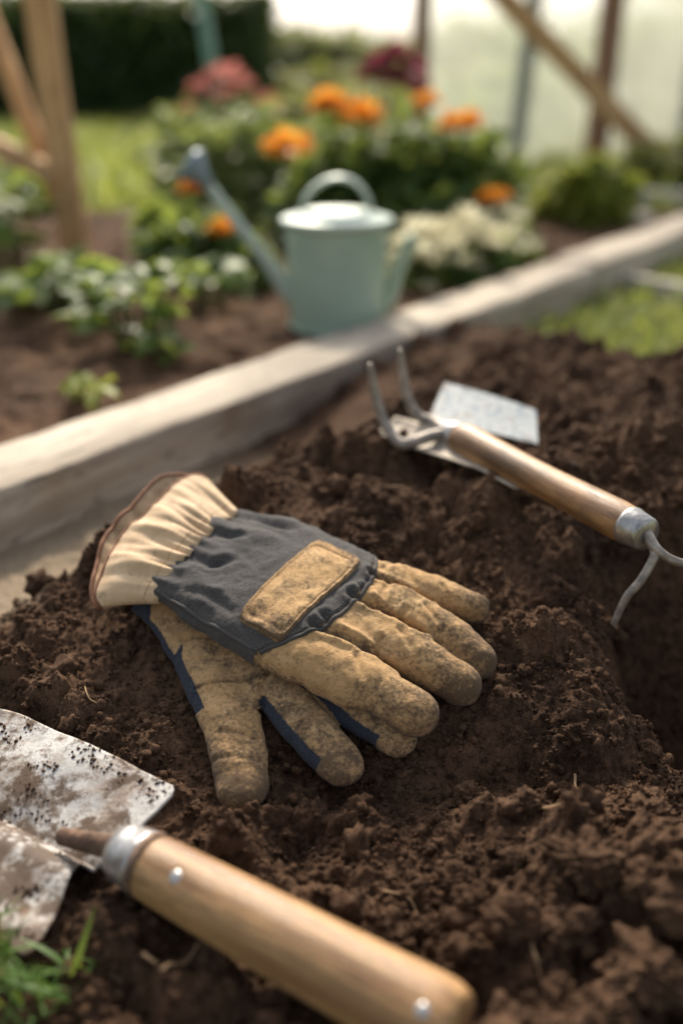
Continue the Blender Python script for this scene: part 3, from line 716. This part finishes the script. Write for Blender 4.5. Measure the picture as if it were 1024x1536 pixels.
def veg(name,x,y,z0,h,w,n,ls,seed,mat=M_veg):
    r=np.random.default_rng(seed);parts=[];st=[]
    for i in range(n):
        a=r.random()*6.28;rad=w*math.sqrt(r.random());zz=z0+h*(.25+.75*r.random()*(1-.4*rad/w))
        tip=(x+rad*math.cos(a),y+rad*math.sin(a),zz)
        st.append(sweep([(x+.2*rad*math.cos(a),y+.2*rad*math.sin(a),z0-.01),(x+.6*rad*math.cos(a),y+.6*rad*math.sin(a),z0+(zz-z0)*.6),tip],[.0022,.0018,.0012],6,3))
        for q in range(3):
            parts.append(inst(LT[0]*np.array([1,1.15,1]),LT[1],rotm(np.array([a+(q-1)*1.1+r.normal()*.2]),np.array([.2+r.normal()*.35]),np.array([r.normal()*.4]),np.array([ls*(.7+.6*r.random())])),np.array([tip])))
    o=mk(name,*cat(parts),mat);v,f=merge(st);mk('stems',v,f,M_stem,o);return o
veg('vegetable_plant',-.265,1.25,.03,.125,.060,24,.035,1)
veg('vegetable_plant',-.225,1.19,.03,.05,.035,6,.030,21)
veg('vegetable_plant',-.385,1.42,.03,.105,.068,20,.040,2)
veg('vegetable_plant',-.47,1.52,.03,.07,.055,12,.040,22)
veg('vegetable_plant',-.58,1.75,.03,.20,.07,24,.045,3)
veg('vegetable_plant',-.62,1.56,.03,.10,.065,14,.042,33)
veg('vegetable_plant',-.195,1.46,.03,.085,.045,11,.034,4)
veg('vegetable_plant',-.74,2.05,.03,.16,.10,22,.045,5)
veg('seedling',-.262,1.005,.028,.044,.018,6,.024,6,M_yg)
r=np.random.default_rng(9);n=20000
X=-6+5.45*r.random(n);Zz=.78*r.random(n);Y=7.4+.08*r.normal(size=n)+.05*np.sin(X*7)
tp=r.random(n)<.2;Zz[tp]=.77+.02*r.normal(size=tp.sum());Y[tp]=7.4+.8*r.random(tp.sum())
rs=r.random(n)<.1;X[rs]=-.55+.03*r.normal(size=rs.sum());Y[rs]=7.4+.8*r.random(rs.sum())
hv,hf=inst(LT3[0],LT3[1],rotm(r.random(n)*6.28,r.normal(size=n)*.7,r.normal(size=n),.055*(.6+.8*r.random(n))),np.stack([X,Y,Zz],-1))
hedge=mk('garden_hedge',hv,hf,M_hedge)
V=[(x,y,z) for x in(-6,-.58) for y in(7.45,8.2) for z in(-.02,.76)]
mk('core',V,[(0,1,3,2),(4,6,7,5),(0,4,5,1),(2,3,7,6),(1,5,7,3),(0,2,6,4)],m_plain('hedge_core_mat',(.028,.052,.020),.9),hedge,False)
bush('meadow_shrubs',[(-.25,6.6,.08,.35,.3,.12),(.15,6.0,.10,.30,.3,.14),(-.05,8.0,.15,.5,.3,.2),(.45,7.2,.15,.4,.3,.2),(.9,6.5,.15,.4,.3,.25)],4200,.08,M_olive,201)
db=[]
r=np.random.default_rng(12)
for i in range(46):
    x=-16+34*r.random();db.append((x,36+5*r.random(),.5+.3*r.random(),1.4+r.random(),1.2,.6+.5*r.random()))
bush('distant_trees',db,12000,.42,m_leaf('distant_tree_mat',(.26,.28,.19),(.40,.40,.26),.5),301,.5)
def blades(name,n,reg,hmin,hmax,seed,mat,parent=None,z=-.012,cond=None,pw=1.0):
    r=np.random.default_rng(seed);X=reg[0]+(reg[1]-reg[0])*r.random(n);Y=reg[2]+(reg[3]-reg[2])*r.random(n)**pw
    if cond is not None: k=cond(X,Y);X=X[k];Y=Y[k]
    n=len(X);h=hmin+(hmax-hmin)*r.random(n)
    v,f=inst(BL[0]*np.array([1,1.3,1]),BL[1],rotm(r.random(n)*6.28,1.15+.35*r.normal(size=n),r.normal(size=n)*.5,h),np.stack([X,Y,np.full(n,z)],-1))
    return mk(name,v,f,mat,parent)
def rl(X,Y):
    d,s=bd(X,Y);return (d>.01)&(Y>crest(X)+.09)
blades('lawn_grass',24000,(.15,1.5,1.1,3.0),.02,.045,5,M_grass,None,-.012,rl)
blades('meadow_grass',14000,(-3,2.5,2.65,7),.05,.13,6,M_grass,None,-.012,None,1.3)
def tuft(name,cs,seed,parent=None):
    r=np.random.default_rng(seed);parts=[]
    for (x,y,n,h,sp) in cs:
        X=x+sp*r.normal(size=n);Y=y+sp*r.normal(size=n);Z=soil_h(X,Y)-.001
        parts.append(inst(BL[0]*np.array([1,.9,.9]),BL[1],rotm(r.random(n)*6.28,.95+.35*r.normal(size=n),r.normal(size=n)*.5,h*(.5+.7*r.random(n))),np.stack([X,Y,Z],-1)))
    return mk(name,*cat(parts),M_grassf,parent)
tuft('grass_tuft',[(-.152,.307,36,.024,.008),(-.135,.300,30,.023,.008),(-.118,.303,14,.028,.006),(-.160,.325,16,.018,.007),(-.128,.322,8,.020,.006),(-.145,.286,24,.022,.010)],8)

# ---------------------------------------------------------------- watering can
can=empty('watering_can');cx,cy,cz=-.006,1.375,.028
M_can=m_plain('can_paint_mat',(.37,.49,.38),.45,.0,.5,.07,30,.0002,60)
M_lid=m_plain('can_lid_mat',(.43,.52,.45),.45,.1,.5,.07,30,.0002,60)
M_rose=m_plain('can_rose_mat',(.20,.26,.30),.5,.2,.5,.1,50)
def ring(pts,name,mat,seg=64):
    v,f=sweep([(cx,cy,cz+z) for r_,z in pts],[r_ for r_,z in pts],seg,1,up=(0,1,0));return mk(name,v,f,mat,can)
ring([(.053,0),(.0665,.0005),(.0680,.003),(.0675,.006),(.0652,.009),(.0652,.012),(.0685,.125),(.0692,.140),(.0692,.142)],'body',M_can)
ring([(.0692,.1385),(.0755,.1395),(.0765,.143),(.0755,.1475),(.071,.149),(.064,.1500),(.060,.1525),(.045,.157),(.02,.160),(.002,.1605)],'lid',M_lid)
ring([(.0680,.118),(.0697,.119),(.0697,.122),(.0680,.123)],'body_hoop',M_can)
def strap(pts,w,t,name,mat,wd=(0,1,0)):
    P=cr(np.array(pts,float),10);T=np.gradient(P,axis=0);T/=np.linalg.norm(T,axis=1)[:,None];V=[];wd=np.array(wd,float)
    for i,p in enumerate(P):
        nn=np.cross(T[i],wd)
        for k in range(12):
            a=2*math.pi*k/12;V.append(p+wd*math.cos(a)*w+nn*math.sin(a)*t)
    n=len(P);F=[(i*12+k,i*12+(k+1)%12,(i+1)*12+(k+1)%12,(i+1)*12+k) for i in range(n-1) for k in range(12)];F.append(tuple(range(12))[::-1]);F.append(tuple((n-1)*12+k for k in range(12)))
    return mk(name,V,F,mat,can)
strap([(cx-.047,cy,cz+.148),(cx-.042,cy,cz+.172),(cx-.022,cy,cz+.192),(cx+.006,cy,cz+.199),(cx+.030,cy,cz+.188),(cx+.043,cy,cz+.166),(cx+.045,cy,cz+.146)],.013,.0035,'top_handle',M_lid)
v,f=sweep([(cx-.045,cy,cz+.032),(cx-.066,cy,cz+.048),(cx-.095,cy,cz+.090),(cx-.135,cy,cz+.142),(cx-.172,cy,cz+.192)],[.016,.0135,.0095,.0080,.0075],24,6);mk('spout',v,f,M_lid,can)
v,f=sweep([(cx-.168,cy,cz+.187),(cx-.178,cy,cz+.200),(cx-.190,cy,cz+.212),(cx-.193,cy,cz+.2155),(cx-.197,cy,cz+.219)],[.0085,.012,.024,.025,.020],32,1);mk('rose',v,f,M_rose,can)
v,f=sweep([(cx+.056,cy,cz+.020),(cx+.072,cy,cz+.040),(cx+.082,cy,cz+.075),(cx+.097,cy,cz+.112),(cx+.107,cy,cz+.118)],[.012,.0105,.0095,.0105,.012],24,6);mk('side_handle',v,f,M_can,can)

# ---------------------------------------------------------------- posts, frame, film
M_post=m_wood('post_mat',(0,0,1),(.50,.30,.14),(.70,.45,.23),(.42,.24,.11),.7,.35,.2,.3)
M_brown=m_wood('frame_mat',(0,0,1),(.27,.15,.095),(.36,.23,.15),(.21,.12,.08),.7,.35,.2,.3)
M_grey=m_plain('grey_pole_mat',(.32,.34,.31),.6);M_teal=m_plain('teal_stake_mat',(.14,.31,.25),.5)
def beam(name,a,b,w,t,mat,parent=None):
    a=Vector(a);b=Vector(b);d=(b-a);L=d.length;d.normalize();s=d.cross(Vector((0,1,0))).normalized();u=s.cross(d)
    V=[];F=[];n=12;pr=[(-1,-.8),(-.8,-1),(.8,-1),(1,-.8),(1,.8),(.8,1),(-.8,1),(-1,.8)]
    for i in range(n+1):
        p=a+d*(L*i/n)
        for (q,r_) in pr:
            wob=1+.03*math.sin(i*1.7+q*2);V.append(p+s*q*w/2*wob+u*r_*t/2*wob)
    F=[(i*8+k,i*8+(k+1)%8,(i+1)*8+(k+1)%8,(i+1)*8+k) for i in range(n) for k in range(8)];F.append(tuple(range(8))[::-1]);F.append(tuple(n*8+k for k in range(8)))
    return mk(name,[tuple(v) for v in V],F,mat,parent,False)
tr=empty('wooden_trellis')
beam('post',(-.492,1.89,-.02),(-.525,1.86,1.1),.048,.045,M_post,tr)
beam('brace_upper',(-.525,1.93,.13),(-.68,2.0,.60),.030,.03,M_post,tr)
beam('brace_lower',(-.50,1.86,.178),(-.75,2.0,.27),.035,.03,M_post,tr)
beam('garden_stake',(-.315,3.0,-.02),(-.40,3.0,.75),.032,.03,M_teal)
gh=empty('greenhouse_frame')
beam('post_centre',(.235,3.25,-.02),(.240,3.25,1.6),.050,.05,M_brown,gh)
beam('post_right',(.835,3.5,-.02),(.88,3.5,1.6),.070,.06,M_brown,gh)
beam('diagonal_brace',(1.16,3.3,-.05),(.20,3.3,.79),.060,.05,M_post,gh)
beam('pole_a',(.66,4.05,-.02),(.76,4.05,1.6),.060,.05,M_grey,gh)
beam('pole_b',(1.30,4.05,-.02),(1.38,4.05,1.6),.060,.05,M_grey,gh)
beam('pole_c',(2.10,4.05,-.02),(2.10,4.05,1.6),.060,.05,M_grey,gh)
b=MB('film_mat');n=b.noise(1.3,4);n2=b.noise(3,3)
tl=b.n('ShaderNodeBsdfTranslucent');b.l(b.mix(b.mr(n,.35,.65),(.68,.69,.61),(.50,.54,.44)),tl.inputs[0])
df=b.n('ShaderNodeBsdfDiffuse');df.inputs[0].default_value=(.70,.72,.65,1)
tp_=b.n('ShaderNodeBsdfTransparent')
m1=b.n('ShaderNodeMixShader');m1.inputs[0].default_value=.35;b.l(tl.outputs[0],m1.inputs[1]);b.l(df.outputs[0],m1.inputs[2])
m2=b.n('ShaderNodeMixShader');b.l(b.mr(n2,.3,.7,.3,.55),m2.inputs[0]);b.l(m1.outputs[0],m2.inputs[1]);b.l(tp_.outputs[0],m2.inputs[2]);b.l(m2.outputs[0],b.out.inputs[0])
V=[];nxx=60;nz=16
for i in range(nxx+1):
    for j in range(nz+1):
        x=.30+5*i/nxx;z=0+1.7*j/nz;V.append((x,4.15+.02*math.sin(x*9)+.01*math.sin(z*7+x*3),z))
F=[(i*(nz+1)+j,(i+1)*(nz+1)+j,(i+1)*(nz+1)+j+1,i*(nz+1)+j+1) for i in range(nxx) for j in range(nz)]
mk('film_wall',V,F,b.m,gh)
bush('shrub_border',[(1.0,5.0,.22,.4,.3,.30),(1.5,5.2,.30,.4,.3,.42),(2.0,5.4,.35,.5,.3,.5),(2.9,5.3,.3,.5,.3,.4),(.6,5.6,.12,.3,.3,.18)],3800,.07,M_mg,401)
bush('border_plants',[(.95,3.1,.08,.15,.1,.09),(1.2,3.2,.1,.15,.1,.12),(.7,3.0,.05,.12,.1,.06)],1400,.04,M_olive,411)

# ---------------------------------------------------------------- root fibres and straw
M_root=m_plain('root_mat',(.36,.23,.12),.8)
def root(pts,rad):
    P=[]
    c=cr(np.array(pts,float),8)
    for x,y in c: P.append((x,y,float(soil_h(np.array([x]),np.array([y]))[0])+.0015))
    P=np.array(P)
    for _ in range(6): P[1:-1,2]=np.maximum((P[:-2,2]+P[2:,2])/2,P[1:-1,2]*.5+.5*(P[:-2,2]+P[2:,2])/2)
    v,f=sweep(P+np.array([0,0,.001]),[rad*(1-.5*i/len(P)) for i in range(len(P))],8,1);return v,f
v,f=merge([root([(.128,.44),(.126,.425),(.131,.41),(.129,.395)],.0008),root([(.090,.405),(.100,.395),(.108,.385),(.120,.384),(.128,.386)],.0008),root([(.083,.325),(.082,.31),(.084,.30)],.0008),root([(-.075,.30),(-.068,.308),(-.062,.318)],.0007),root([(-.085,.312),(-.078,.307)],.0009),root([(-.15,.49),(-.145,.478),(-.138,.475)],.0005),root([(.03,.66),(.045,.665),(.055,.66)],.0007),root([(-.055,.36),(-.048,.352),(-.046,.343)],.0005),root([(.02,.36),(.032,.357),(.036,.35)],.0005)])
mk('root_fibres',v,f,M_root)

# ---------------------------------------------------------------- light, world, camera
sv=Vector((-.08,.80,.64)).normalized()
el=math.asin(sv.z);az=math.atan2(sv.x,sv.y)
sl=bpy.data.lights.new('sun','SUN');sl.energy=5.0;sl.angle=math.radians(6);sl.color=(1,.87,.70)
so=bpy.data.objects.new('sun',sl);link(so);so.rotation_euler=(-sv).to_track_quat('-Z','Y').to_euler();so.location=(0,4,4)
w=bpy.data.worlds.new('World');sc.world=w;w.use_nodes=True;nt=w.node_tree
bg=nt.nodes['Background'];sk=nt.nodes.new('ShaderNodeTexSky');sk.sky_type='NISHITA';sk.sun_disc=False
sk.sun_elevation=el;sk.sun_rotation=az;sk.dust_density=5;sk.air_density=1.0;sk.altitude=0
hs=nt.nodes.new('ShaderNodeHueSaturation');hs.inputs['Saturation'].default_value=.42;hs.inputs['Value'].default_value=1.42
nt.links.new(sk.outputs[0],hs.inputs['Color']);nt.links.new(hs.outputs[0],bg.inputs[0]);bg.inputs[1].default_value=.15
cam=bpy.data.cameras.new('camera');co=bpy.data.objects.new('camera',cam);link(co)
cam.sensor_fit='VERTICAL';cam.sensor_height=36;cam.sensor_width=24;cam.lens=35;cam.clip_start=.01;cam.clip_end=500
co.location=(0,0,.36);co.rotation_euler=(math.radians(90-24.1),0,0)
cam.dof.use_dof=True;cam.dof.focus_distance=.560;cam.dof.aperture_fstop=2.4;cam.dof.aperture_blades=0
sc.camera=co
